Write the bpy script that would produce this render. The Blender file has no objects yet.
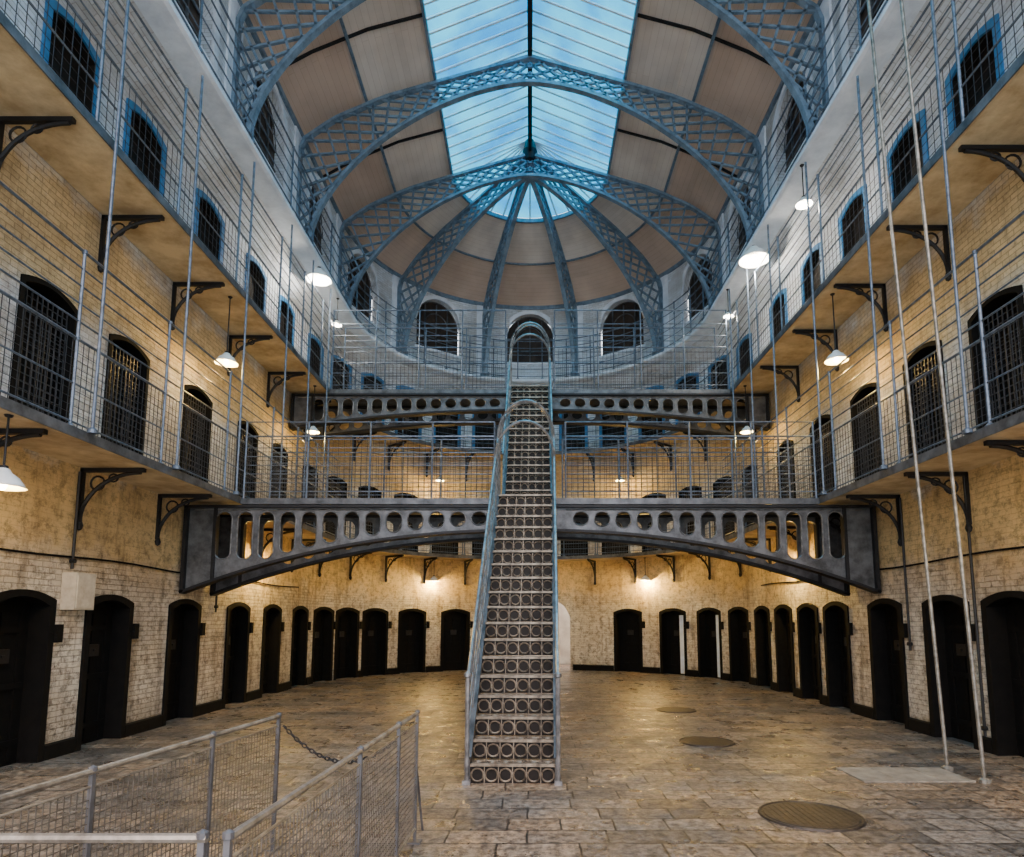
import bpy, math, random
from mathutils import Vector, Matrix
random.seed(3)
S=bpy.context.scene
COL=S.collection
# ------------------------------------------------------------ materials
def new_mat(name):
    m=bpy.data.materials.new(name); m.use_nodes=True
    nt=m.node_tree; b=nt.nodes['Principled BSDF']
    return m,nt,b
def mat(name,c1,c2=None,rough=.6,metal=0,scale=4,bump=.1,detail=6,spec=.5):
    m,nt,b=new_mat(name)
    c2=c2 or tuple(x*.6 for x in c1)
    tc=nt.nodes.new('ShaderNodeTexCoord'); n=nt.nodes.new('ShaderNodeTexNoise')
    n.inputs['Scale'].default_value=scale; n.inputs['Detail'].default_value=detail; n.inputs['Roughness'].default_value=.65
    nt.links.new(tc.outputs['Object'],n.inputs['Vector'])
    r=nt.nodes.new('ShaderNodeValToRGB'); r.color_ramp.elements[0].position=.35; r.color_ramp.elements[1].position=.65
    r.color_ramp.elements[0].color=(*c2,1); r.color_ramp.elements[1].color=(*c1,1)
    nt.links.new(n.outputs['Fac'],r.inputs['Fac']); nt.links.new(r.outputs['Color'],b.inputs['Base Color'])
    b.inputs['Roughness'].default_value=rough; b.inputs['Metallic'].default_value=metal
    b.inputs['Specular IOR Level'].default_value=spec
    if bump:
        bp=nt.nodes.new('ShaderNodeBump'); bp.inputs['Strength'].default_value=bump; bp.inputs['Distance'].default_value=.02
        nt.links.new(n.outputs['Fac'],bp.inputs['Height']); nt.links.new(bp.outputs['Normal'],b.inputs['Normal'])
    return m
def emis(name,c,s):
    m,nt,b=new_mat(name)
    b.inputs['Base Color'].default_value=(*c,1)
    b.inputs['Emission Color'].default_value=(*c,1); b.inputs['Emission Strength'].default_value=s
    return m
BLACK=mat('black_paint',(.006,.0055,.005),(.003,.003,.003),.8,0,9,.15,spec=.15)
RAIL=mat('painted_rail_steel',(.16,.21,.28),(.07,.09,.12),.4,.35,12,.05)
NET=mat('wire_net',(.06,.065,.075),(.025,.027,.03),.5,.4,20,0)
BLUE=mat('blue_grey_ironwork',(.20,.29,.38),(.09,.14,.19),.45,.1,5,.05)
GIRD=mat('girder_iron',(.155,.165,.18),(.045,.048,.052),.42,.35,4,.2)
DARKI=mat('dark_iron',(.018,.019,.022),(.008,.008,.01),.55,.4,8,.1)
STAIR=mat('worn_stair_iron',(.34,.29,.22),(.08,.065,.05),.42,.35,9,.1)
GAPSHADE=mat('stair_gap_shade',(.014,.012,.011),(.007,.006,.005),.6,.2,9,.1,spec=.3)  # near-black of the added sheets that stand in for shade behind the stair rings
STAIRRAIL=mat('stair_rail_steel',(.35,.36,.37),(.12,.125,.13),.32,.6,9,.05)
SLAB=mat('gallery_slab_plaster',(.72,.60,.38),(.42,.31,.17),.8,0,2.5,.2)
SLABE=mat('white_lime_plaster',(.84,.90,.98),(.62,.68,.76),.8,0,2.5,.2)
BLUEF=mat('blue_door_frame',(.03,.20,.45),(.02,.11,.25),.5,0,8,.05)
BROWN=mat('dark_brown_shutter',(.014,.010,.008),(.006,.005,.004),.7,0,6,.2,spec=.2)
WPANE=mat('brown_window_board',(.06,.04,.028),(.02,.015,.012),.6,0,3,.2,spec=.3)
SHADE=mat('white_enamel',(.92,.92,.88),(.8,.8,.77),.3,0,8,0)
BOXM=mat('cream_box',(.62,.55,.43),(.45,.38,.28),.5,0,8,0)
MANH=mat('manhole_iron',(.055,.046,.036),(.02,.017,.015),.5,.4,14,.4)
PALE=mat('pale_stone',(.33,.30,.24),(.17,.155,.13),.5,0,6,.2)
WHITEB=mat('white_glazing_bar',(.9,.94,.98),(.7,.75,.8),.5,0,6,0)
PASS=mat('passage_plaster',(.80,.77,.66),(.55,.5,.42),.8,0,2,.1)
BULB=emis('warm_bulb',(1,.82,.5),45)
GALV=mat('galvanised_steel',(.36,.345,.30),(.13,.12,.10),.4,.5,10,.05)
GALVN=mat('galvanised_wire',(.17,.16,.14),(.07,.063,.05),.5,.4,10,0)
def math_node(nt,op,a,b=None,clamp=False):
    n=nt.nodes.new('ShaderNodeMath'); n.operation=op; n.use_clamp=clamp
    for i,v in enumerate((a,b)):
        if v is None: continue
        if isinstance(v,(int,float)): n.inputs[i].default_value=v
        else: nt.links.new(v,n.inputs[i])
    return n.outputs[0]
def mixc(nt,f,a,b,mode='MIX'):
    n=nt.nodes.new('ShaderNodeMix'); n.data_type='RGBA'; n.blend_type=mode
    for sock,v in ((n.inputs[0],f),(n.inputs[6],a),(n.inputs[7],b)):
        if isinstance(v,(int,float)): sock.default_value=v
        elif isinstance(v,tuple): sock.default_value=(*v,1)
        else: nt.links.new(v,sock)
    return n.outputs[2]
def ramp(nt,src,p0,c0,p1,c1):
    r=nt.nodes.new('ShaderNodeValToRGB'); e=r.color_ramp.elements
    e[0].position=p0; e[0].color=(*c0,1); e[1].position=p1; e[1].color=(*c1,1)
    nt.links.new(src,r.inputs[0]); return r.outputs[0]
def wall_material():
    m,nt,b=new_mat('painted_brick_wall')
    uv=nt.nodes.new('ShaderNodeUVMap'); uv.uv_map='UVMap'
    sep=nt.nodes.new('ShaderNodeSeparateXYZ'); nt.links.new(uv.outputs[0],sep.inputs[0])
    def noise(scale,det=6,ro=.6,stretch=None):
        n=nt.nodes.new('ShaderNodeTexNoise'); n.inputs['Scale'].default_value=scale
        n.inputs['Detail'].default_value=det; n.inputs['Roughness'].default_value=ro
        src=uv.outputs[0]
        if stretch:
            vm=nt.nodes.new('ShaderNodeVectorMath'); vm.operation='MULTIPLY'; vm.inputs[1].default_value=stretch
            nt.links.new(src,vm.inputs[0]); src=vm.outputs[0]
        nt.links.new(src,n.inputs['Vector']); return n
    nb=noise(1.1,7,.65).outputs['Fac']; nfn=noise(7,9,.82); nf=nfn.outputs['Fac']; ns=noise(.6,5,.55).outputs['Fac']; nv=noise(1.6,6,.65,(2.2,.35,1)).outputs['Fac']
    z=sep.outputs[1]
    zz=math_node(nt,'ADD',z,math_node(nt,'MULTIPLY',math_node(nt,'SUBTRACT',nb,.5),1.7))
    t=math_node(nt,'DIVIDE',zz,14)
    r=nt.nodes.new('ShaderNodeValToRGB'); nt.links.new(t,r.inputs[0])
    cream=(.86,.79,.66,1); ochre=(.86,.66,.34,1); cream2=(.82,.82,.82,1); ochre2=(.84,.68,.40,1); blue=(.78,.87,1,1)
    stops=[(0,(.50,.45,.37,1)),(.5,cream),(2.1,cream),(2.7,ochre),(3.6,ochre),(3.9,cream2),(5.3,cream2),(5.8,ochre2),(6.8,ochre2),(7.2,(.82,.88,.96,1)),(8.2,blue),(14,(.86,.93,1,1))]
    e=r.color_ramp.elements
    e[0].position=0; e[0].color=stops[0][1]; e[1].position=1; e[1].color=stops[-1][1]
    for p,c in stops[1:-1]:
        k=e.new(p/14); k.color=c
    col=r.outputs[0]
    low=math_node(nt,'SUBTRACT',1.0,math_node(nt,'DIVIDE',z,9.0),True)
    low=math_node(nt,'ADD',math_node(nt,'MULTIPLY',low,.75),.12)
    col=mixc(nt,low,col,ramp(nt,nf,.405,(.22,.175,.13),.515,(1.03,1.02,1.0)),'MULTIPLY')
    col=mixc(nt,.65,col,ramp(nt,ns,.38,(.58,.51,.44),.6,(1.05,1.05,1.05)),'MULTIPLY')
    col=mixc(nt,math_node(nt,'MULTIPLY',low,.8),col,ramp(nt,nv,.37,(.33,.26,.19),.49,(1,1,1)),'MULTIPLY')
    br=nt.nodes.new('ShaderNodeTexBrick'); br.inputs['Scale'].default_value=1
    br.inputs['Brick Width'].default_value=.22; br.inputs['Row Height'].default_value=.072; br.inputs['Mortar Size'].default_value=.007
    br.inputs['Mortar Smooth'].default_value=.6
    br.inputs['Color1'].default_value=(1,1,1,1); br.inputs['Color2'].default_value=(.80,.78,.75,1); br.inputs['Mortar'].default_value=(.55,.52,.47,1)
    dv=nt.nodes.new('ShaderNodeVectorMath'); dv.operation='MULTIPLY_ADD'; dv.inputs[1].default_value=(.03,.03,0)
    nt.links.new(nfn.outputs['Color'],dv.inputs[0]); nt.links.new(uv.outputs[0],dv.inputs[2]); nt.links.new(dv.outputs[0],br.inputs['Vector'])
    inb=math_node(nt,'MULTIPLY',math_node(nt,'GREATER_THAN',zz,2.35),math_node(nt,'LESS_THAN',zz,3.75))
    bf=math_node(nt,'SUBTRACT',.85,math_node(nt,'MULTIPLY',inb,.6))
    col=mixc(nt,bf,col,br.outputs['Color'],'MULTIPLY')
    nt.links.new(col,b.inputs['Base Color']); b.inputs['Roughness'].default_value=.6
    h=math_node(nt,'SUBTRACT',math_node(nt,'MULTIPLY',nf,1.3),math_node(nt,'MULTIPLY',br.outputs['Fac'],bf))
    bp=nt.nodes.new('ShaderNodeBump'); bp.inputs['Strength'].default_value=1; bp.inputs['Distance'].default_value=.025
    nt.links.new(h,bp.inputs['Height']); nt.links.new(bp.outputs[0],b.inputs['Normal'])
    return m
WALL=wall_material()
def floor_material():
    m,nt,b=new_mat('worn_flagstones')
    tc=nt.nodes.new('ShaderNodeTexCoord'); O=tc.outputs['Object']
    def noise(scale,det=6,ro=.6):
        n=nt.nodes.new('ShaderNodeTexNoise'); n.inputs['Scale'].default_value=scale
        n.inputs['Detail'].default_value=det; n.inputs['Roughness'].default_value=ro
        nt.links.new(O,n.inputs['Vector']); return n.outputs
    nl=noise(.7,5); nf=noise(13,9,.85); nm=noise(3,5)
    vm=nt.nodes.new('ShaderNodeVectorMath'); vm.operation='MULTIPLY_ADD'
    nt.links.new(nm['Color'],vm.inputs[0]); vm.inputs[1].default_value=(.04,.04,0); nt.links.new(O,vm.inputs[2])
    br=nt.nodes.new('ShaderNodeTexBrick'); br.inputs['Scale'].default_value=1
    br.inputs['Brick Width'].default_value=.62; br.inputs['Row Height'].default_value=.30; br.inputs['Mortar Size'].default_value=.009
    br.inputs['Color1'].default_value=(.25,.215,.17,1); br.inputs['Color2'].default_value=(.10,.095,.085,1); br.inputs['Mortar'].default_value=(.025,.023,.02,1)
    br.offset=.37; br.squash=.7; br.squash_frequency=3
    nt.links.new(vm.outputs[0],br.inputs['Vector'])
    col=mixc(nt,1,br.outputs['Color'],ramp(nt,nf['Fac'],.43,(.26,.25,.24),.58,(1.65,1.6,1.55)),'MULTIPLY')
    col=mixc(nt,1,col,ramp(nt,nl['Fac'],.4,(.75,.82,.92),.6,(1.22,1.07,.9)),'MULTIPLY')
    nt.links.new(col,b.inputs['Base Color'])
    rr=nt.nodes.new('ShaderNodeMapRange'); nt.links.new(nm['Fac'],rr.inputs[0])
    rr.inputs[1].default_value=.35; rr.inputs[2].default_value=.65
    rr.inputs[3].default_value=.2; rr.inputs[4].default_value=.55
    nt.links.new(rr.outputs[0],b.inputs['Roughness'])
    h=math_node(nt,'SUBTRACT',math_node(nt,'MULTIPLY',nf['Fac'],.7),br.outputs['Fac'])
    bp=nt.nodes.new('ShaderNodeBump'); bp.inputs['Strength'].default_value=.6; bp.inputs['Distance'].default_value=.013
    nt.links.new(h,bp.inputs['Height']); nt.links.new(bp.outputs[0],b.inputs['Normal'])
    return m
FLOOR=floor_material()
def roof_material():
    m,nt,b=new_mat('boarded_roof_lining')
    uv=nt.nodes.new('ShaderNodeUVMap'); uv.uv_map='UVMap'
    sep=nt.nodes.new('ShaderNodeSeparateXYZ'); nt.links.new(uv.outputs[0],sep.inputs[0])
    n=nt.nodes.new('ShaderNodeTexNoise'); n.inputs['Scale'].default_value=.8; n.inputs['Detail'].default_value=6
    nt.links.new(uv.outputs[0],n.inputs['Vector'])
    c=ramp(nt,n.outputs['Fac'],.32,(.80,.77,.75),.62,(1.05,1.04,1.02))
    zone=ramp(nt,math_node(nt,'DIVIDE',sep.outputs[1],3.4),.46,(.62,.48,.38),.50,(.78,.70,.62))
    c=mixc(nt,1,zone,c,'MULTIPLY')
    br=nt.nodes.new('ShaderNodeTexBrick'); br.inputs['Scale'].default_value=1
    br.inputs['Brick Width'].default_value=6; br.inputs['Row Height'].default_value=.14; br.inputs['Mortar Size'].default_value=.004
    br.inputs['Color1'].default_value=(1,1,1,1); br.inputs['Color2'].default_value=(.95,.94,.93,1); br.inputs['Mortar'].default_value=(.78,.74,.7,1)
    nt.links.new(uv.outputs[0],br.inputs['Vector'])
    col=mixc(nt,1,c,br.outputs['Color'],'MULTIPLY')
    nt.links.new(col,b.inputs['Base Color']); b.inputs['Roughness'].default_value=.75
    return m
ROOF=roof_material()
def glass_material():
    m=bpy.data.materials.new('tinted_roof_glass'); m.use_nodes=True; nt=m.node_tree
    for n in list(nt.nodes): nt.nodes.remove(n)
    o=nt.nodes.new('ShaderNodeOutputMaterial'); t=nt.nodes.new('ShaderNodeBsdfTransparent'); g=nt.nodes.new('ShaderNodeBsdfGlossy')
    mx=nt.nodes.new('ShaderNodeMixShader'); mx.inputs[0].default_value=.01; g.inputs['Roughness'].default_value=.1
    tc=nt.nodes.new('ShaderNodeTexCoord'); n=nt.nodes.new('ShaderNodeTexNoise'); n.inputs['Scale'].default_value=.9; n.inputs['Detail'].default_value=5
    nt.links.new(tc.outputs['Object'],n.inputs['Vector'])
    nt.links.new(ramp(nt,n.outputs['Fac'],.35,(.002,.20,.46),.65,(.03,.42,.62)),t.inputs[0])
    nt.links.new(t.outputs[0],mx.inputs[1]); nt.links.new(g.outputs[0],mx.inputs[2]); nt.links.new(mx.outputs[0],o.inputs[0])
    return m
GLASS=glass_material()
# ------------------------------------------------------------ mesh helpers
class MB:
    def __init__(s): s.v=[]; s.f=[]; s.uv=[]
    def quad(s,ps,uvs=None):
        i=len(s.v); s.v+= [tuple(p) for p in ps]; s.f.append(tuple(range(i,i+len(ps)))); s.uv.append(uvs)
    def box(s,c,d,rz=0):
        x,y,z=[k/2 for k in d]; ca,sa=math.cos(rz),math.sin(rz); i=len(s.v)
        for a in (-x,x):
            for b in (-y,y):
                for e in (-z,z): s.v.append((c[0]+a*ca-b*sa,c[1]+a*sa+b*ca,c[2]+e))
        for f in ((0,1,3,2),(4,6,7,5),(0,4,5,1),(2,3,7,6),(0,2,6,4),(1,5,7,3)):
            s.f.append(tuple(i+k for k in f)); s.uv.append(None)
    def beam(s,p,q,w,t,side):
        p=Vector(p);q=Vector(q); d=(q-p).normalized(); sd=Vector(side).normalized(); u=d.cross(sd).normalized()
        i=len(s.v)
        for e in (p,q):
            for a,b in ((-1,-1),(1,-1),(1,1),(-1,1)): s.v.append(tuple(e+sd*(a*w/2)+u*(b*t/2)))
        for f in ((0,1,2,3),(7,6,5,4),(0,4,5,1),(1,5,6,2),(2,6,7,3),(3,7,4,0)):
            s.f.append(tuple(i+k for k in f)); s.uv.append(None)
    def tube(s,pts,r,n=6,closed=False):
        pts=[Vector(p) for p in pts]; m=len(pts); rings=[]
        for k,p in enumerate(pts):
            if closed: d=pts[(k+1)%m]-pts[k-1]
            else: d=pts[min(k+1,m-1)]-pts[max(k-1,0)]
            d.normalize()
            ref=Vector((0,0,1)) if abs(d.z)<.9 else Vector((1,0,0))
            a=d.cross(ref).normalized(); b=d.cross(a)
            i=len(s.v); rings.append(i)
            for j in range(n):
                t=2*math.pi*j/n; s.v.append(tuple(p+a*(r*math.cos(t))+b*(r*math.sin(t))))
        rng=range(m if closed else m-1)
        for k in rng:
            A=rings[k];B=rings[(k+1)%m]
            for j in range(n):
                s.f.append((A+j,A+(j+1)%n,B+(j+1)%n,B+j)); s.uv.append(None)
        if not closed:
            s.f.append(tuple(rings[0]+j for j in range(n))[::-1]); s.uv.append(None)
            s.f.append(tuple(rings[-1]+j for j in range(n))); s.uv.append(None)
    def ring(s,c,r,t,axis='y',n=16):
        pts=[]
        for k in range(n):
            a=2*math.pi*k/n; x,y=r*math.cos(a),r*math.sin(a)
            pts.append((c[0]+x,c[1],c[2]+y) if axis=='y' else (c[0]+x,c[1]+y,c[2]))
        s.tube(pts,t,4,True)
    def lathe(s,prof,c,n=20):
        rings=[]
        for r,z in prof:
            i=len(s.v); rings.append(i)
            for j in range(n):
                t=2*math.pi*j/n; s.v.append((c[0]+r*math.cos(t),c[1]+r*math.sin(t),c[2]+z))
        for A,B in zip(rings,rings[1:]):
            for j in range(n): s.f.append((A+j,A+(j+1)%n,B+(j+1)%n,B+j)); s.uv.append(None)
    def prism(s,poly,y0,y1):
        n=len(poly); i=len(s.v)
        for y in (y0,y1):
            for x,z in poly: s.v.append((x,y,z))
        s.f.append(tuple(i+k for k in range(n))); s.f.append(tuple(i+n+k for k in range(n))[::-1]); s.uv+=[None,None]
        for k in range(n):
            l=(k+1)%n; s.f.append((i+k,i+n+k,i+n+l,i+l)); s.uv.append(None)
    def mesh(s,name,m):
        me=bpy.data.meshes.new(name); me.from_pydata(s.v,[],s.f)
        if any(s.uv):
            ul=me.uv_layers.new(name='UVMap')
            for p,u in zip(me.polygons,s.uv):
                if u:
                    for li,c in zip(p.loop_indices,u): ul.data[li].uv=c
        me.materials.append(m); me.validate(); me.update(); return me
def link(o):
    COL.objects.link(o); return o
def obj(name,data,parent=None,label=None,cat=None,group=None,kind=None,loc=None,rz=None):
    o=bpy.data.objects.new(name,data); link(o)
    if parent: o.parent=parent
    if label: o['label']=label
    if cat: o['category']=cat
    if group: o['group']=group
    if kind: o['kind']=kind
    if loc: o.location=loc
    if rz is not None: o.rotation_euler=(0,0,rz)
    return o
def empty(name,loc,**k):
    o=obj(name,None,**k); o.location=loc; o.empty_display_size=.2; return o
def smooth(me):
    for p in me.polygons: p.use_smooth=True
    return me
# ------------------------------------------------------------ plan
Y0=-3.0
LOW=(5.8,16.1); UP=(5.2,16.4)
H1,H2,H3=3.7,7.2,9.8
def plen(pa): R,yc=pa; return yc-Y0, math.pi*R
def pt(pa,s,off=0,z=0):
    R,yc=pa; L,A=plen(pa)
    if s<=L: return (-R+off,Y0+s,z)
    if s<L+A:
        f=(s-L)/R; return (-(R-off)*math.cos(f),yc+(R-off)*math.sin(f),z)
    return (R-off,yc-(s-L-A),z)
def nrm(pa,s):
    R,yc=pa; L,A=plen(pa)
    if s<=L: return (1,0)
    if s<L+A:
        f=(s-L)/R; return (math.cos(f),-math.sin(f))
    return (-1,0)
def rot_of(pa,s):
    n=nrm(pa,s); return math.atan2(n[0],-n[1])
def samples(pa,s0,s1,step=.3):
    L,A=plen(pa); st={round(s0,4),round(s1,4)}
    for b in (L,L+A):
        if s0<b<s1: st.add(round(b,4))
    a,b=max(s0,L),min(s1,L+A)
    if b>a:
        n=max(1,int((b-a)/step))
        for k in range(n+1): st.add(round(a+(b-a)*k/n,4))
    st=sorted(st); out=[st[0]]
    for x in st[1:]:
        if x-out[-1]>.002: out.append(x)
    return out
def sL(y): return y-Y0
def sR(pa,y):
    L,A=plen(pa); return L+A+(pa[1]-y)
def sA(pa,deg,right=False):
    L,A=plen(pa); a=pa[0]*math.radians(deg); return (L+A-a) if right else L+a
def ARCHF(t,ri):
    t=min(1,abs(t))
    return ri*math.sqrt(max(0,1-t*t)) if ri>.3 else ri*(1-t**2)
def strip(mb,pa,s0,s1,z0,z1,ops,D=.45):
    ops=[o for o in ops if s0-.01<=o[0]<=s1+.01]
    extra=[]
    for sc,w,b,sp,ri in ops:
        extra+=[sc-w/2+w*k/10 for k in range(11)]
    ss=samples(pa,s0,s1,.3)
    ss=[s for s in ss if not any(abs(s-o[0])<o[1]/2+.01 for o in ops)]
    ss=sorted(set(ss)|{round(e,5) for e in extra})
    def q(a,b,za0,za1,zb0,zb1):
        mb.quad([pt(pa,a,0,za0),pt(pa,b,0,zb0),pt(pa,b,0,zb1),pt(pa,a,0,za1)],[(a,za0),(b,zb0),(b,zb1),(a,za1)])
    for a,b in zip(ss,ss[1:]):
        mid=(a+b)/2; o=next((o for o in ops if abs(mid-o[0])<o[1]/2),None)
        if not o: q(a,b,z0,z1,z0,z1); continue
        sc,w,bs,sp,ri=o
        def top(s): return sp+ARCHF((s-sc)/(w/2),ri)
        ta,tb=top(a),top(b)
        if bs>z0+.01:
            q(a,b,z0,bs,z0,bs)
            mb.quad([pt(pa,a,0,bs),pt(pa,b,0,bs),pt(pa,b,-D,bs),pt(pa,a,-D,bs)],[(a,bs),(b,bs),(b,bs+D),(a,bs+D)])
        q(a,b,ta,z1,tb,z1)
        mb.quad([pt(pa,a,0,ta),pt(pa,a,-D,ta),pt(pa,b,-D,tb),pt(pa,b,0,tb)],[(a,ta),(a,ta+D),(b,tb+D),(b,tb)])
    for sc,w,bs,sp,ri in ops:
        for s in (sc-w/2,sc+w/2):
            mb.quad([pt(pa,s,0,bs),pt(pa,s,-D,bs),pt(pa,s,-D,sp),pt(pa,s,0,sp)],[(s,bs),(s+D,bs),(s+D,sp),(s,sp)])
def sweep(mb,pa,s0,s1,prof,step=.3,closed=True,uv=False,uv0=0):
    ss=samples(pa,s0,s1,step); n=len(prof)
    arc=[uv0]
    for k in range(1,n): arc.append(arc[-1]+math.dist(prof[k],prof[k-1]))
    for a,b in zip(ss,ss[1:]):
        for k in range(n if closed else n-1):
            p,q=prof[k],prof[(k+1)%n]
            u=[(a,arc[k]),(b,arc[k]),(b,arc[(k+1)%n]),(a,arc[(k+1)%n])] if uv else None
            mb.quad([pt(pa,a,p[0],p[1]),pt(pa,b,p[0],p[1]),pt(pa,b,q[0],q[1]),pt(pa,a,q[0],q[1])],u)
    if closed:
        for s in (s0,s1): mb.quad([pt(pa,s,p[0],p[1]) for p in prof])
# ------------------------------------------------------------ door layout
lefty=[5.5,7.4,8.95,10.9,12.9,14.6]
righty0=[6.3,7.8,9.05,10.6,12.3,13.55,14.85]
righty=[6.1,7.65,9.15,10.8,12.5,14.3]
g=[sL(y) for y in lefty]+[sA(LOW,a) for a in (2.5,15,25.5,36.5,50,65)]
gr=[sA(LOW,a,True) for a in (57,41,27,14,1)]
g+=gr+[sR(LOW,y) for y in righty0]
u=[sL(y) for y in lefty]+[sA(LOW,a) for a in (5,19,33,47,61,75)]
u+=[sA(LOW,a,True) for a in (5,19,33,47,61,75)]+[sR(LOW,y) for y in righty]
DW=.84; SPR,RI=1.84,.11
def row(lst,b): return [(s,DW,b,b+SPR,RI) for s in lst]
Ls,As=plen(LOW)
ARCH=(sA(LOW,86,True),1.9,0,1.75,.6)
opsG=row(g,0)+[ARCH]; ops1=row(u,H1); ops2=row(u,H2)
Lu,Au=plen(UP)
RIBY=[7.1,10.2,13.3,16.4]
wy=[5.6,8.65,11.75,14.85]
upw=[sL(y) for y in wy]+[Lu+UP[0]*math.radians(a) for a in (18,54,90,126,162)]+[sR(UP,y) for y in wy]
opsU=[(s,1.7,10.55,11.5,.85) for s in upw]
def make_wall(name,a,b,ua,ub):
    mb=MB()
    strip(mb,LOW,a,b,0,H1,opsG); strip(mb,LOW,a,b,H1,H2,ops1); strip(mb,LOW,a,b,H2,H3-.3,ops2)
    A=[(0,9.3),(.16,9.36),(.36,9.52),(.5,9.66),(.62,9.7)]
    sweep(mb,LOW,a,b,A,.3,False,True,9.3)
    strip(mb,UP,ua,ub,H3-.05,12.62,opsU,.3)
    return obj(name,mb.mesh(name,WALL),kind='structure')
Lt=2*Ls+As; Ltu=2*Lu+Au
make_wall('wall_left',0,Ls-.6,0,Lu-.3)
make_wall('wall_back',Ls-.6,Ls+As+.6,Lu-.3,Lu+Au+.3)
make_wall('wall_right',Ls+As+.6,Lt,Lu+Au+.3,Ltu)
mb=MB(); mb.quad([(-6.4,Y0,0),(6.4,Y0,0),(6.4,26,0),(-6.4,26,0)]); mb.quad([(-6.4,Y0,-.15),(-6.4,26,-.15),(6.4,26,-.15),(6.4,Y0,-.15)])
obj('floor',mb.mesh('floor',FLOOR),kind='structure')
mb=MB(); mb.box((.3,25,1.5),(4,.1,3)); mb.box((-1.65,23.7,1.5),(.1,2.6,3)); mb.box((2.25,23.7,1.5),(.1,2.6,3))
obj('wall_passage',mb.mesh('wall_passage',PASS),kind='structure')
def base(name,a,b):
    mb=MB(); edges=sorted([o for o in opsG if a<o[0]<b]); cur=a
    for o in edges+[(b+.0,0,0,0,0)]:
        e=o[0]-o[1]/2-(.09 if o[1] else 0)
        if e>cur+.05: sweep(mb,LOW,cur,e,[(0,0),(.03,0),(.03,.17),(0,.19)])
        cur=o[0]+o[1]/2+.09
    obj(name,mb.mesh(name,BLACK),kind='structure')
base('baseboard_left',0,Ls-.6); base('baseboard_back',Ls-.6,Ls+As+.6); base('baseboard_right',Ls+As+.6,Lt)
# ------------------------------------------------------------ doors
def arch_poly(w,z1,r,n=10,z0=0):
    p=[(-w/2,z0)]
    for k in range(n+1):
        t=-1+2*k/n; p.append((w/2*t,z1+ARCHF(t,r)))
    p.append((w/2,z0)); return p
def frame_mesh(w,z1,r,fw,y0,depth,m,name,front=True,ins=.03):
    mb=MB(); a=arch_poly(w-ins,z1-ins/2,r); b=arch_poly(w+2*fw,z1+fw*.8,r)
    for k in range(len(a)-1):
        A,B,C,Dd=a[k],a[k+1],b[k+1],b[k]
        if front:
            mb.quad([(A[0],y0,A[1]),(B[0],y0,B[1]),(C[0],y0,C[1]),(Dd[0],y0,Dd[1])])
            mb.quad([(Dd[0],y0,Dd[1]),(C[0],y0,C[1]),(C[0],.01,C[1]),(Dd[0],.01,Dd[1])])
        mb.quad([(A[0],y0,A[1]),(A[0],depth,A[1]),(B[0],depth,B[1]),(B[0],y0,B[1])])
    return mb.mesh(name,m)
w=DW
def leaf0():
    mb=MB(); mb.prism(arch_poly(w,SPR,RI),.22,.27)
    for x in (-.27,0,.27): mb.box((x,.21,.9),(.05,.02,1.7))
    for z in (.25,.9,1.55): mb.box((0,.205,z),(.74,.02,.07))
    return mb.mesh('iron_bound_leaf',BLACK)
def leafgate():
    mb=MB(); mb.prism(arch_poly(w,SPR,RI),.3,.34)
    return mb.mesh('dark_cell_leaf',BROWN)
def gate():
    mb=MB()
    for k in range(10):
        x=-.37+k*.74/9; mb.box((x,.06,.93),(.012,.014,1.8))
    for k in range(20): mb.box((0,.075,.06+k*.093),(.76,.012,.012))
    return mb.mesh('gate_grille',NET)
def leaf2():
    mb=MB(); mb.prism(arch_poly(w,SPR,RI),.2,.26)
    mb.box((0,.185,.5),(.6,.03,.7)); mb.box((0,.185,1.35),(.6,.03,.6))
    return mb.mesh('panelled_leaf',BROWN)
def hatch(): 
    mb=MB(); mb.box((0,.185,1.25),(.2,.03,.16)); mb.box((0,.16,1.25),(.05,.02,.03)); return mb.mesh('door_hatch',DARKI)
def lock():
    mb=MB(); mb.box((.56,-.03,1.5),(.10,.06,.22)); mb.tube([(.45,-.03,1.5),(.52,-.03,1.5)],.012,6); return mb.mesh('lock_box',BLACK)
mb=MB(); mb.box((.28,.1,.92),(.2,.04,1.75)); mb.box((.28,.075,.92),(.14,.01,1.5)); OPENL=mb.mesh('pale_open_leaf',SLABE)
LF,LG,GT,L2,HT,LK=leaf0(),leafgate(),gate(),leaf2(),hatch(),lock()
F0=frame_mesh(w,SPR,RI,.08,-.03,.22,BLACK,'black_frame'); F1=frame_mesh(w,SPR,RI,.05,-.02,.3,BLACK,'black_thin_frame'); F2=frame_mesh(w,SPR,RI,.09,-.025,.04,BLUEF,'blue_frame')
LIN=frame_mesh(w,SPR,RI,.06,.0,.2,BROWN,'dark_lining',False,.05)
dn=0
def door(pa,s,z,parts):
    global dn
    dn+=1; p=pt(pa,s,0,z)
    e=obj('door_%d'%dn,parts[0][1],kind='structure',loc=p,rz=rot_of(pa,s))
    for nm,me in parts[1:]: obj(nm,me,parent=e)
for s in g: door(LOW,s,0,[('f',F0),('door_leaf',LF),('hatch',HT),('lock_box',LK)]+([('open_leaf',OPENL)] if s in (gr[1],gr[2]) else []))
for s in u: door(LOW,s,H1,[('f',F1),('door_leaf',LG),('grille_gate',GT)])
for s in u: door(LOW,s,H2,[('f',F2),('door_leaf',L2),('door_lining',LIN)])
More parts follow.
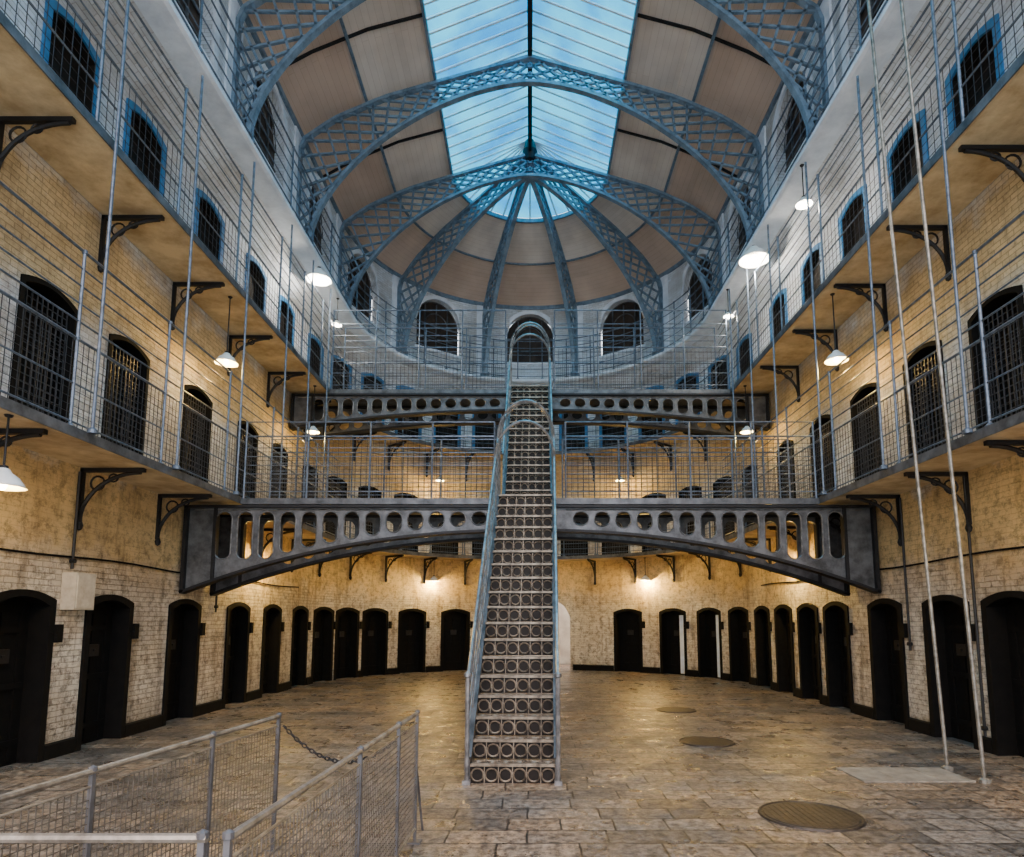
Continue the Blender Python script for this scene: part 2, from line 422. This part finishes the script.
# arch windows upper
mb=MB(); mb.prism(arch_poly(1.7,.95,.85,14),.22,.26); WP=mb.mesh('dark_window_pane',WPANE)
mb=MB()
for x in (-.42,0,.42): mb.box((x,.19,.85),(.035,.04,1.7 if x==0 else 1.5))
for z in (.04,.5,.95): mb.box((0,.19,z),(1.68,.04,.04))
for rr in (.82,.42):
    pts=[(rr*math.cos(a),.19,.95+rr*math.sin(a)) for a in [math.pi*k/16 for k in range(17)]]
    mb.tube(pts,.02,4)
WM=mb.mesh('window_bars',GIRD)
mb=MB(); mb.box((0,-.03,-.04),(1.9,.1,.08)); SILL=mb.mesh('window_sill',SLABE)
ARV=frame_mesh(1.7,.95,.85,.13,-.05,.0,SLABE,'window_surround')
for i,s in enumerate(upw):
    e=obj('window_%d'%(i+2),WP,kind='structure',loc=pt(UP,s,0,10.55),rz=rot_of(UP,s)); obj('window_bars',WM,parent=e); obj('window_sill',SILL,parent=e); obj('window_surround',ARV,parent=e)
# ------------------------------------------------------------ galleries
def slab(name,H,label):
    mb=MB(); sweep(mb,LOW,0,Lt,[(0,H-.08),(.88,H-.08),(.93,H-.1),(.93,H),(0,H)])
    return obj(name,mb.mesh(name,SLAB),label=label,cat='gallery')
slab('gallery_walkway',H1,'cream plastered cantilevered walkway above the ground floor cell doors')
slab('gallery_walkway',H2,'cream plastered cantilevered walkway above the first row of gallery cells')
for H in (H1,H2):
    mb=MB(); sweep(mb,LOW,0,Lt,[(.935,H-.10),(.95,H-.10),(.95,H+.01),(.935,H+.01)])
    obj('gallery_edge_strip',mb.mesh('edge_strip',GIRD),label='grey iron edging strip along the gallery walkway',cat='edging')
mb=MB(); sweep(mb,UP,0,Ltu,[(-.02,H3-.1),(.40,H3-.1),(.45,H3-.07),(.45,H3),(-.02,H3)])
obj('trim_1',mb.mesh('upper_ledge',SLABE),kind='structure')
# railings
RAILOFF=.88
def railing(name,pa,a,b,H,off,heights,posts_s,post_top,net,label,group,mats=RAIL):
    ss=samples(pa,a,b,.3)
    e=empty(name,pt(pa,(a+b)/2,off,H),label=label,cat='railing',group=group)
    org=Vector(e.location)
    def loc(p): return tuple(Vector(p)-org)
    mb=MB()
    for h,r in heights: mb.tube([loc(pt(pa,s,off,H+h)) for s in ss],r,5)
    obj('rail_bars',mb.mesh('rail_bars',mats),parent=e)
    pm=MB(); pm.tube([(0,0,0),(0,0,post_top)],.018,6); pm.lathe([(.0,.0),(.05,0),(.05,.03),(.03,.05)],(0,0,0),10)
    for k in (1.0,post_top): pm.lathe([(.0,-.03),(.028,-.018),(.028,.018),(.0,.03)],(0,0,k),8)
    pme=pm.mesh('post',mats)
    for s in posts_s: obj('post',pme,parent=e,loc=loc(pt(pa,s,off,H)))
    if net:
        nb=MB(); n=int((b-a)/net)
        for k in range(n+1):
            s=a+(b-a)*k/n; nb.beam(loc(pt(pa,s,off,H+.03)),loc(pt(pa,s,off,H+1.0)),.006,.006,(1,0,0))
        for k in range(1,int(.95/net)):
            nb.tube([loc(pt(pa,s,off,H+k*net)) for s in ss],.004,3)
        obj('wire_netting',nb.mesh('wire_netting',NET),parent=e)
    return e
hs=[(.08,.012),(.5,.011),(1.0,.018),(1.2,.011),(1.4,.011),(1.6,.011),(1.8,.011),(2.0,.016)]
ha=[(.08,.011),(.25,.009),(.42,.009),(.6,.009),(.8,.009),(1.05,.016),(1.3,.011)]
py=[2.6,4.6,6.7,8.4,10.2,12.0,13.3,14.55]
apos=[sA(LOW,a) for a in range(12,90,13)]+[sA(LOW,a,True) for a in range(12,90,13)]
for H,nt_ in ((H1,.085),(H2,.12)):
    railing('gallery_railing',LOW,0,Ls,H,RAILOFF,hs,[sL(y) for y in py],2.0,nt_,'grey steel gallery railing with wire netting below bars','gallery railings')
    railing('gallery_railing',LOW,Ls+As,Lt,H,RAILOFF,hs,[sR(LOW,y) for y in py],2.0,nt_,'grey steel gallery railing with wire netting below bars','gallery railings')
    railing('gallery_railing',LOW,Ls,Ls+As,H,RAILOFF,ha,apos,1.3,.2,'curved grey steel gallery railing around the rounded end','gallery railings')
railing('gallery_railing',UP,0,Ltu,H3,.42,[(.1,.014),(.35,.012),(.6,.012),(.85,.012),(1.1,.014),(1.35,.018)],[sL(y) for y in py]+[Lu+UP[0]*math.radians(a) for a in range(5,180,10)]+[sR(UP,y) for y in py],1.35,0,'slim grey steel railing on the top ledge below arched windows','gallery railings')
pm=MB(); pm.tube([(0,0,0),(0,0,H2-H1+2.4)],.019,8); pm.lathe([(.0,0),(.05,0),(.05,.04),(.03,.06)],(0,0,0),10)
PM=pm.mesh('tall_pole',RAIL)
for y in py:
    for x in (-1,1):
        obj('support_pole',PM,label='slim grey steel pole tying the two gallery edges together',cat='pole',group='gallery support poles',loc=(x*(5.8-.985),y+.2,H1))
pm=MB(); pm.tube([(0,0,0),(0,0,H2-H1-.13)],.018,8); pm.lathe([(.0,0),(.045,0),(.045,.04),(.03,.06)],(0,0,0),10)
PM2=pm.mesh('short_pole',RAIL)
for a in (10,36,62):
    for rt in (False,True):
        p=pt(LOW,sA(LOW,a+3,rt),.82,H1); obj('support_pole',PM2,label='slim grey steel pole between curved gallery walkways',cat='pole',group='gallery support poles',loc=p)
# brackets
mb=MB()
mb.box((0,-.41,-.03),(.06,.82,.05)); mb.box((0,-.02,-.36),(.06,.04,.7))
pts=[(0,-.03-.74*(1-math.cos(t)),-.68+.62*math.sin(t)) for t in [math.pi/2*k/12 for k in range(13)]]
mb.tube(pts,.026,6)
mb.tube([(0,-.22+.09*math.cos(t),-.2+.09*math.sin(t)) for t in [2*math.pi*k/14 for k in range(14)]],.014,5,True)
mb.tube([(0,-.42+.06*math.cos(t),-.13+.05*math.sin(t)) for t in [2*math.pi*k/12 for k in range(12)]],.012,5,True)
mb.lathe([(0,-.12),(.03,-.1),(.045,-.05),(.03,0),(0,.02)],(0,-.03,-.7),8)
BR=mb.mesh('iron_bracket',DARKI)
bs=sorted(u)
mids=[(p+q)/2 for p,q in zip(bs,bs[1:])]+[sL(4.3),sR(LOW,4.3)]
for H in (H1,H2):
    for s in mids:
        obj('gallery_bracket',BR,label='dark cast iron scroll bracket holding up the walkway',cat='bracket',group='gallery brackets',loc=pt(LOW,s,0,H-.085),rz=rot_of(LOW,s))
# ------------------------------------------------------------ bridges
def girder(name,top,half,mid,end,nh,x0,x1,par,yo,sd):
    cu=bpy.data.curves.new(name,'CURVE'); cu.dimensions='2D'; cu.fill_mode='BOTH'; cu.extrude=.02
    def bot(x): return top-mid-(end-mid)*(abs(x)/half)**2.2
    def poly(ps):
        sp=cu.splines.new('POLY'); sp.points.add(len(ps)-1); sp.use_cyclic_u=True
        for k,(a,b) in enumerate(ps): sp.points[k].co=(a,b,0,1)
    N=40; rims=[]
    outer=[(-half,top),(half,top)]+[(half-2*half*k/N,bot(half-2*half*k/N)) for k in range(N+1)]
    poly(outer)
    for sg in (-1,1):
        for k in range(nh):
            x=x0+(x1-x0)*k/(nh-1); b=max(bot(x),bot(x+.1)); h=(top-b)-.2; 
            hh=min(h,.8)/2; cz=top-.1-hh; ww=min(.13,(x1-x0)/(nh-1)*.38)
            hh=max(hh,.06); r=min(ww,hh); st=hh-r; ps=[]
            for j in range(20):
                a=2*math.pi*j/20; ps.append((sg*x+ww*math.cos(a),cz+r*math.sin(a)+(st if math.sin(a)>=0 else -st)))
            poly(ps); rims.append((sg,ps))
    co=bpy.data.objects.new('tmp',cu); COL.objects.link(co)
    dg=bpy.context.evaluated_depsgraph_get(); me=bpy.data.meshes.new_from_object(co.evaluated_get(dg))
    bpy.data.objects.remove(co)
    me.transform(Matrix.Rotation(math.pi/2,4,'X'))
    me.transform(Matrix.Translation((0,yo,0)))
    me.materials.clear(); me.materials.append(GIRD)
    obj('girder_plate',me,parent=par)
    mb=MB(); mb.box((0,yo,top-.02),(2*half,.2,.04))
    ps=[(-half+2*half*k/N,yo,bot(-half+2*half*k/N)) for k in range(N+1)]
    for p,q in zip(ps,ps[1:]): mb.beam(p,q,.2,.045,(0,1,0))
    for sg in (-1,1):
        mb.box((sg*(half-.03),yo,(top+bot(half))/2),(.06,.2,top-bot(half)))
        mb.box((sg*(half-.5),yo,(top+bot(half-.5))/2),(.05,.12,top-bot(half-.5)))
    obj('girder_flange',mb.mesh('girder_flange',DARKI),parent=par)
    if sd: 
        for k in (-1,1):
            mb=MB()
            for sg,ps in rims:
                if sg==k: mb.tube([(a,yo-.02,b) for a,b in ps],.012,4,True)
            mb.tube([(k*.6,yo-.025,top-.07),(k*5.6,yo-.025,top-.07)],.012,4)
            obj('hole_rims',mb.mesh('hole_rims',STAIRRAIL),parent=par)
def bridge(y,H,dep,mid,end,label,rh,rails):
    e=empty('iron_footbridge',(0,y,H),label=label,cat='footbridge',group='iron footbridges')
    for i,yo in enumerate((.06,dep-.06)): girder('g',-.14,5.74,mid,end,13,.85,5.1,e,yo,i==0)
    mb=MB(); mb.box((0,dep/2,-.07),(9.66,dep,.1)); obj('deck',mb.mesh('deck',GIRD),parent=e)
    for k,(yo) in enumerate((.04,dep-.04)):
        for sg in (-1,1):
            mb=MB()
            for h,r in rails: mb.tube([(sg*.6,yo,h),(sg*4.82,yo,h)],r,5)
            obj('bridge_rail',mb.mesh('bridge_rail',RAIL),parent=e)
            mb=MB()
            for j in range(44):
                x=.6+j*4.2/43; mb.tube([(sg*x,yo,0),(sg*x,yo,1.0)],.004,4)
            for h in (.18,.33,.48,.63,.78,.93): mb.tube([(sg*.6,yo,h),(sg*4.82,yo,h)],.004,4)
            obj('wire_netting',mb.mesh('bridge_net',NET),parent=e)
        pm=MB(); pm.tube([(0,0,-.02),(0,0,rh)],.017,6); pme=pm.mesh('bridge_post',RAIL)
        for sg in (-1,1):
            for j in range(5): obj('post',pme,parent=e,loc=(sg*(.6+j*1.05),yo,0))
    return e
r1=[(.1,.010),(.25,.008),(.4,.008),(.55,.008),(.7,.008),(.85,.008),(1.05,.016),(1.3,.011)]
r2=[(.1,.011),(.4,.01),(.7,.01),(1.05,.018),(1.35,.011),(1.65,.011),(2.0,.016)]
bridge(10.6,H1,1.15,.42,1.45,'grey riveted iron footbridge with pierced arched girders over the hall',1.3,r1)
bridge(15.0,H2,1.05,.40,.85,'upper grey iron footbridge with pierced girders and tall railing',2.0,r2)
# ------------------------------------------------------------ stairs
WS=.435
def stairs(x0,y0,z0,x1,y1,z1,n,label,newel):
    e=empty('iron_staircase',(x0,y0,z0),label=label,cat='staircase',group='iron stair flights')
    e.rotation_euler=(0,0,-math.atan2(x1-x0,y1-y0))
    rise=(z1-z0)/n; go=(y1-y0)/n
    mt=MB(); mt.box((0,0,0),(2*WS,.035,.03)); mt.box((0,go-.01,0),(2*WS,.02,.02))
    nr=6
    for k in range(nr):
        x=-WS+WS*2*(k+.5)/nr; mt.ring((x,go/2,0),.062,.010,'z'); mt.ring((x,go/2,0),.028,.009,'z',10)
        if k: mt.box((x-WS/nr,go/2,0),(.014,go,.012))
    TM=mt.mesh('tread',STAIR)
    mp=MB(); mp.box((0,go/2,-.016),(2*WS,go,.008)); PMh=mp.mesh('tread_gap_shade',GAPSHADE)  # dark sheet added under the open tread rings so their gaps read shaded
    mr=MB(); 
    for k in range(nr):
        x=-WS+WS*2*(k+.5)/nr; mr.ring((x,.01,-rise/2),.064,.010,'y')
        if k: mr.box((x-WS/nr,.01,-rise/2),(.010,.010,rise-.03))
    RM=mr.mesh('riser',STAIR)
    mp=MB(); mp.box((0,.026,-rise/2),(2*WS,.006,rise-.03)); RP=mp.mesh('riser_gap_shade',GAPSHADE)  # dark sheet added behind the open riser rings, for the dark interior
    for k in range(n):
        l=(0,k*go,(k+1)*rise-.02)
        obj('tread',TM,parent=e,loc=l); obj('riser',RM,parent=e,loc=l); obj('tread_gap_shade',PMh,parent=e,loc=l); obj('riser_gap_shade',RP,parent=e,loc=l)
    for sg in (-1,1):
        mb=MB(); x=sg*(WS+.02)
        mb.prism([(0,-.0),(go*1.2,0),(y1-y0,z1-z0-.22),(y1-y0,z1-z0+.02),(0,rise+.04)],-.015,.015)
        mb.v=[(x+b,a,c) for a,b,c in mb.v]
        mb.beam((x,0,rise+.05),(x,y1-y0,z1-z0+.04),.06,.02,(1,0,0))
        obj('stringer',mb.mesh('stringer',GIRD),parent=e)
        hb=MB(); x=sg*(WS+.035)
        for h,r in ((1.0,.021),(.8,.010),(.6,.010),(.4,.010),(.2,.010)):
            hb.tube([(x,.02,h+.05),(x,y1-y0,z1-z0+h)],r,6)
        obj('handrail',hb.mesh('handrail',STAIRRAIL),parent=e)
        bb=MB(); bb.tube([(0,0,0),(0,0,.96)],.012,6); BB=bb.mesh('baluster',STAIRRAIL)
        m=8
        for k in range(1,m):
            t=k/m; obj('baluster',BB,parent=e,loc=(x,(y1-y0)*t,(z1-z0)*t+.05))
        if newel:
            nb=MB(); nb.tube([(x,-.02,0),(x,-.02,1.08)],.024,8); nb.lathe([(0,1.05),(.04,1.08),(.04,1.11),(0,1.14)],(x,-.02,0),10); nb.box((x,-.02,.02),(.08,.08,.04))
            obj('newel_post',nb.mesh('newel',STAIRRAIL),parent=e)
    for dy,hh,zo in ((-.45,0,-.45),(0,0.05,0),(.35,.15,0)):
        hb=MB(); y=y1-y0+dy; z=z1-z0+zo
        pts=[(-WS-.035,y,z),( -WS-.035,y,z+1.0)]+[(-(WS+.035)*math.cos(t),y,z+1.0+(.6+hh)*math.sin(t)) for t in [math.pi*k/16 for k in range(1,16)]]+[(WS+.035,y,z+1.0),(WS+.035,y,z)]
        hb.tube(pts,.024,6); obj('head_hoop',hb.mesh('hoop',STAIRRAIL),parent=e)
stairs(-.18,6.85,0,-.07,10.56,H1,18,'steep iron staircase with pierced ring treads rising from flagstones',True)
stairs(-.04,11.80,H1,.0,14.97,H2,17,'upper iron stair flight with pierced treads between footbridges',False)
# ------------------------------------------------------------ roof
PR=[(0,12.6),(.8,13.08),(1.9,13.58),(3.05,13.92)]
mb=MB(); sweep(mb,UP,0,Ltu,PR,.3,False,True)
obj('ceiling',mb.mesh('ceiling',ROOF),kind='structure')
mb=MB(); sweep(mb,UP,0,Ltu,[(3.05,13.95),(5.2,14.88)],.3,False)
sk=obj('window_1',mb.mesh('skylight_glass',GLASS),kind='structure')
mb=MB()
def bar(s): mb.beam(pt(UP,s,3.05,13.93),pt(UP,s,5.16,14.85),.045,.04,(0,1,0) if (s<=Lu or s>=Lu+Au) else (nrm(UP,s)[1],-nrm(UP,s)[0],0))
y=2.0
while y<16.3: bar(sL(y)); bar(sR(UP,y)); y+=.33
for k in range(0,17): bar(Lu+Au*k/16)
obj('glazing_bars',mb.mesh('glazing_bars',WHITEB),parent=sk)
mb=MB()
for off,z,a in ((3.05,13.86,.12),(1.5,13.33,.04),(.03,12.56,.12)):
    sweep(mb,UP,0,Ltu,[(off-.03,z-a/2),(off+.03,z-a/2),(off+.03,z+a/2),(off-.03,z+a/2)])
obj('trim_2',mb.mesh('purlins',BLUE),kind='structure')
mb=MB()
for y in [RIBY[0]-1.55]+[r+1.55 for r in RIBY[:-1]]:
    for f in (sL(y),sR(UP,y)):
        for p,q in zip(PR,PR[1:]): mb.beam(pt(UP,f,p[0],p[1]-.03),pt(UP,f,q[0],q[1]-.03),.05,.04,(0,1,0))
obj('trim_3',mb.mesh('rafters',DARKI),kind='structure')
OUT=[(5.14,9.98),(5.14,11.2),(5.14,12.3),(4.4,12.86),(3.3,13.38),(2.15,13.74),(1.0,14.1),(0,14.4)]
INN=[]
for k in range(25):
    t=math.pi/2*k/24; x=4.84*math.cos(t)**(2/1.65) if k<24 else 0; z=9.98+3.8*math.sin(t)**(2/1.65); INN.append((x,z))
def resamp(pl,t):
    d=[0]
    for a,b in zip(pl,pl[1:]): d.append(d[-1]+math.dist(a,b))
    x=max(0,min(1,t))*d[-1]
    for k in range(len(pl)-1):
        if x<=d[k+1] or k==len(pl)-2:
            f=(x-d[k])/(d[k+1]-d[k]); f=min(1,max(0,f)); return (pl[k][0]+(pl[k+1][0]-pl[k][0])*f,pl[k][1]+(pl[k+1][1]-pl[k][1])*f)
def half_rib(mc,ml,cx,cy,dx,dy):
    side=(-dy,dx,0)
    def P(t,wv):
        a=resamp(INN,t);b=resamp(OUT,t); r=a[0]+(b[0]-a[0])*wv; z=a[1]+(b[1]-a[1])*wv
        return (cx+dx*r,cy+dy*r,z)
    N=26
    for wv in (0,1):
        for k in range(N): mc.beam(P(k/N,wv),P((k+1)/N,wv),.13,.07,side)
    M=20; dl=2.6/M
    for k in range(-3,M+1):
        for sg in (1,-1):
            t0=k/M if sg==1 else k/M+dl; t1=t0+sg*dl
            w0,w1=0,1
            if t0<0: w0=(0-t0)/(t1-t0)
            if t1<0: w1=(0-t0)/(t1-t0)
            if t0>1: w0=(1-t0)/(t1-t0)
            if t1>1: w1=(1-t0)/(t1-t0)
            if w1-w0<.05: continue
            A=P(t0+(t1-t0)*w0,w0); B=P(t0+(t1-t0)*w1,w1)
            if math.dist(A,B)>.05: ml.beam(A,B,.05,.045,side)
    mc.box((cx+dx*4.99,cy+dy*4.99,H3+.1),(.36,.24,.2),math.atan2(dy,dx))
def rib(name,dirs,cx,cy,label):
    mc=MB(); ml=MB()
    for d in dirs: half_rib(mc,ml,0,0,*d)
    e=obj(name,mc.mesh('rib_chords',BLUE),label=label,cat='roof truss',group='lattice roof ribs',loc=(cx,cy,0))
    obj('lattice_web',ml.mesh('lattice_web',BLUE),parent=e)
for y in RIBY: rib('roof_truss',[(1,0),(-1,0)],0,y,'blue-grey iron lattice arch spanning the hall roof')
for a in (18,54,-18,-54):
    r=math.radians(a); rib('roof_truss',[(math.sin(r),math.cos(r))],0,16.4,'blue-grey iron lattice half rib fanning around the rounded end')
mb=MB()
for y in RIBY:
    for sg in (-1,1): mb.box((sg*5.19,y,11.2),(.06,.5,2.7))
for a in (18,54,-18,-54):
    r=math.radians(a); mb.box((5.19*math.sin(r),16.4+5.19*math.cos(r),11.2),(.5,.06,2.7),-r)
obj('trim_4',mb.mesh('pilasters',SLABE),kind='structure')
mb=MB(); mb.box((0,9,14.78),(.11,14.8,.12)); mb.box((0,9,14.42),(.09,14.8,.08))
y=1.8
while y<16.2:
    mb.beam((0,y,14.42),(0,y+.4,14.78),.05,.04,(1,0,0)); mb.beam((0,y+.4,14.42),(0,y,14.78),.05,.04,(1,0,0)); y+=.4
mb.lathe([(0,14.2),(.12,14.25),(.2,14.5),(.12,14.8),(0,14.85)],(0,16.4,0),12)
obj('ridge_beam',mb.mesh('ridge_beam',DARKI),label='dark lattice ridge beam under the glass roof',cat='beam')
# ------------------------------------------------------------ lamps
mb=MB(); prof=[(.04,.24),(.07,.22),(.09,.18),(.17,.12),(.23,.03),(.265,-.015),(.25,-.012),(.2,.03),(.15,.10),(.085,.15),(.06,.17)]
mb.lathe(prof,(0,0,0),22); SH=smooth(mb.mesh('lamp_shade',SHADE))
mb=MB(); mb.lathe([(0,-.075),(.035,-.065),(.06,-.01),(.035,.05),(.0,.07)],(0,0,.03),12); BU=smooth(mb.mesh('bulb',BULB))
def lamp(x,y,z,up,sc,power,label,col=(1,.72,.32)):
    e=empty('pendant_lamp',(x,y,z),label=label,cat='lamp',group='pendant lamps')
    a=obj('lamp_shade',SH,parent=e); b=obj('bulb',BU,parent=e)
    a.scale=b.scale=(sc,)*3
    top=min(.28*sc,up-.02)
    mb=MB(); mb.tube([(0,0,.2*sc),(0,0,up)],.010,6); mb.lathe([(0,0),(.04,0),(.03,-.02),(0,-.03)],(0,0,up-.003),10)
    mb.lathe([(0,.2*sc),(.04,.21*sc),(.035,top-.01),(0,top)],(0,0,0),10)
    obj('hanging_rod',mb.mesh('hanging_rod',DARKI),parent=e)
    ld=bpy.data.lights.new('lamp_light','POINT'); ld.energy=power; ld.color=col; ld.shadow_soft_size=.06
    lo=obj('lamp_light',ld,parent=e); lo.location=(0,0,-.12*sc)
LB='white enamel pendant lamp hanging below the gallery walkway, lit warm'
for x,y,z,t,sc,p in [
 (-5.0,6.0,2.92,H1-.08,.75,45),(-5.35,13.6,2.98,H1-.08,.7,140),(5.35,13.9,2.98,H1-.08,.7,140),(5.0,6.0,2.92,H1-.08,.75,40),
 (-3.1,20.8,2.9,H1-.08,.65,180),(3.65,20.4,2.9,H1-.08,.65,180),
 (-5.1,10.4,5.95,H2-.08,.72,65),(5.1,10.3,5.95,H2-.08,.72,65),(-5.05,14.6,6.0,H2-.08,.6,65),(5.05,14.6,6.0,H2-.08,.6,65),
 (-2.9,20.35,6.1,H2-.08,.55,85),(2.9,20.35,6.1,H2-.08,.55,85)]:
    lamp(x,y,z,t-z,sc,p,LB,(1,.62,.16))
LB2='large white enamel pendant lamp glowing brightly below the top ledge'
for x,y,z,sc,p in [(-4.84,13.95,9.4,1.1,140),(4.84,13.1,9.38,1.25,140),(4.84,10.6,8.95,.55,70),(-4.84,15.4,9.0,.5,35),(4.84,14.95,9.0,.5,35)]:
    lamp(x,y,z,H3-.1-z,sc,p,LB2,(1,.90,.76))
# ------------------------------------------------------------ long leaning poles
for (xa,ya,xb,yb,zb) in [(4.66,7.45,4.22,7.35,H3+3),(4.69,6.9,4.28,6.8,H3+3)]:
    mb=MB(); mb.tube([(0,0,0),(xb-xa,yb-ya,zb)],.020,8); mb.lathe([(0,0),(.06,0),(.06,.03),(.03,.05)],(0,0,0),10)
    obj('tall_steel_pole',mb.mesh('tall_steel_pole',GALV),label='tall thin steel pole rising from the stone floor, slightly leaning',cat='pole',group='tall floor poles',loc=(xa,ya,0))
mb=MB(); mb.box((0,-.09,0),(.36,.18,.46)); mb.box((0,-.185,.0),(.32,.012,.42))
obj('wall_cabinet',mb.mesh('wall_cabinet',BOXM),label='cream metal junction cabinet fixed to the brick wall',cat='cabinet',loc=(-5.8,8.17,2.02),rz=rot_of(LOW,1))
for nm,a,b,z in (('l',1,Ls,2.45),('r',Ls+As,Lt-1,2.5)):
    mb=MB(); mb.tube([pt(LOW,s,.03,z+.02*math.sin(s*1.7)) for s in [a+(b-a)*k/40 for k in range(41)]],.014,5)
    obj('wall_cable',mb.mesh('wall_cable',BLACK),label='black cable clipped along the plastered wall',cat='cable')
for s,z0,z1 in ((sL(8.1),2.3,3.55),(sL(6.5),.2,3.55),(sR(LOW,8.4),.2,3.55),(sR(LOW,9.9),1.2,3.55),(sL(11.9),1.8,3.55)):
    mb=MB(); mb.tube([pt(LOW,s,.035,z0),pt(LOW,s,.035,z1)],.018,6); mb.tube([pt(LOW,s,.01,z0+.1),pt(LOW,s,.07,z0+.1)],.03,6)
    obj('wall_pipe',mb.mesh('wall_pipe',DARKI),label='dark vertical service pipe on the wall between doors',cat='pipe')
# ------------------------------------------------------------ floor items
def manhole(x,y,r):
    mb=MB(); mb.lathe([(0,.012),(r*.9,.012),(r*.92,.006),(r*.95,.006),(r*.97,.014),(r,.014),(r*1.02,0)],(0,0,0),36)
    for k in range(-6,7):
        h=math.sqrt(max(0,(.85*r)**2-(k*r*.13)**2)); mb.box((k*r*.13,0,.013),(.008,2*h,.003))
    obj('manhole_cover',mb.mesh('manhole_cover',MANH),label='round rusty iron cover set in the flagstones',cat='manhole cover',group='floor covers',loc=(x,y,0.001))
manhole(2.4,5.76,.42); manhole(2.42,9.1,.37); manhole(2.7,12.2,.36)
mb=MB(); mb.box((0,0,.008),(1.15,.62,.016)); mb.box((-.2,0,.018),(.02,.6,.004)); mb.box((.25,0,.018),(.02,.6,.004))
obj('stone_hatch',mb.mesh('stone_hatch',PALE),label='pale rectangular stone slab patch set in the floor',cat='slab',loc=(4.02,7.2,.001))
# barriers
def barrier(a,b,H,posts,label,legs=()):
    a=Vector((*a,0)); b=Vector((*b,0)); d=b-a; L=d.length; rz=math.atan2(d.y,d.x)
    e=empty('mesh_barrier',a,label=label,cat='barrier',group='mesh barriers'); e.rotation_euler=(0,0,rz)
    mb=MB(); mb.tube([(0,0,H),(L,0,H)],.016,8); mb.tube([(0,0,.1),(L,0,.1)],.011,6); mb.tube([(0,0,H-.07),(L,0,H-.07)],.007,6)
    obj('rail_frame',mb.mesh('rail_frame',GALV),parent=e)
    pm=MB(); pm.box((0,0,H/2),(.022,.022,H)); pm.box((0,0,.006),(.09,.09,.012)); pm.lathe([(0,.0),(.02,.0),(.02,.02),(0,.03)],(0,0,H),8)
    pme=pm.mesh('barrier_post',GIRD)
    for t in posts: obj('post',pme,parent=e,loc=(t*L,0,0))
    nb=MB(); n=int(L/.036)
    for k in range(1,n): nb.box((k*L/n,0,(H-.07+.1)/2),(.004,.004,H-.17))
    for k in range(1,int((H-.17)/.036)): nb.box((L/2,0,.1+k*.036),(L,.004,.004))
    obj('wire_mesh',nb.mesh('wire_mesh',GALVN),parent=e)
    for t,sx,sy in legs:
        lb=MB(); lb.tube([(t*L,0,H*.6),(t*L+sx,sy,.0)],.010,6); obj('stay_leg',lb.mesh('stay_leg',GIRD),parent=e)
HB=.95
barrier((-1.0,2.24),(-.87,5.1),HB,(.0,.5,.8,1.0),'galvanised wire mesh barrier rail with end post and stay',[(1.0,.28,.0)])
barrier((-2.2,2.24),(-1.88,4.95),HB,(0,.35,.7,1.0),'galvanised wire mesh barrier rail with chain on its end post')
barrier((-2.13,2.24),(-1.07,2.24),HB,(.03,.985),'short galvanised wire mesh barrier closing the enclosure')
mb=MB(); A=Vector((-1.85,4.97,.88)); B=Vector((-.9,5.12,.88)); n=34
for k in range(n):
    t=(k+.5)/n; p=A.lerp(B,t); p.z-=.28*4*t*(1-t); d=(B-A).normalized(); d.z=-.28*4*(1-2*t)/(B-A).length; d.normalize()
    sd=Vector((0,0,1)) if k%2 else Vector((0,1,0)); sd=(sd-d*sd.dot(d)).normalized()
    mb.tube([p+d*(.021*math.cos(a))+sd*(.012*math.sin(a)) for a in [2*math.pi*j/10 for j in range(10)]],.005,4,True)
obj('barrier_chain',mb.mesh('barrier_chain',DARKI),label='sagging dark chain strung between two mesh barriers',cat='chain')
# ------------------------------------------------------------ light
W=bpy.data.worlds.new('World'); S.world=W; W.use_nodes=True
nt=W.node_tree; bg=nt.nodes['Background']
tc=nt.nodes.new('ShaderNodeTexCoord'); n=nt.nodes.new('ShaderNodeTexNoise'); n.inputs['Scale'].default_value=2.5; n.inputs['Detail'].default_value=5
nt.links.new(tc.outputs['Generated'],n.inputs['Vector'])
nt.links.new(ramp(nt,n.outputs['Fac'],.4,(.76,.88,1),.62,(.94,.97,1)),bg.inputs[0]); bg.inputs[1].default_value=3.3
sd=bpy.data.lights.new('sky_fill','SUN'); sd.energy=16; sd.angle=math.radians(100); sd.color=(1,.68,.6)  # broad soft fill from above, added to brighten the far end of the hall
so=bpy.data.objects.new('sky_fill',sd); link(so); so.location=(0,9,20); so.rotation_euler=(math.radians(18),0,0)
# ------------------------------------------------------------ camera
cd=bpy.data.cameras.new('cam'); cam=bpy.data.objects.new('camera',cd); link(cam)
cd.sensor_width=36; cd.sensor_fit='HORIZONTAL'; cd.lens=645/1024*36
th=math.atan(.12)
cam.location=(0,0,1.67); cam.rotation_euler=(math.pi/2+th,0,0)
cd.shift_y=113.5/1024; cd.shift_x=-18/1024
S.camera=cam
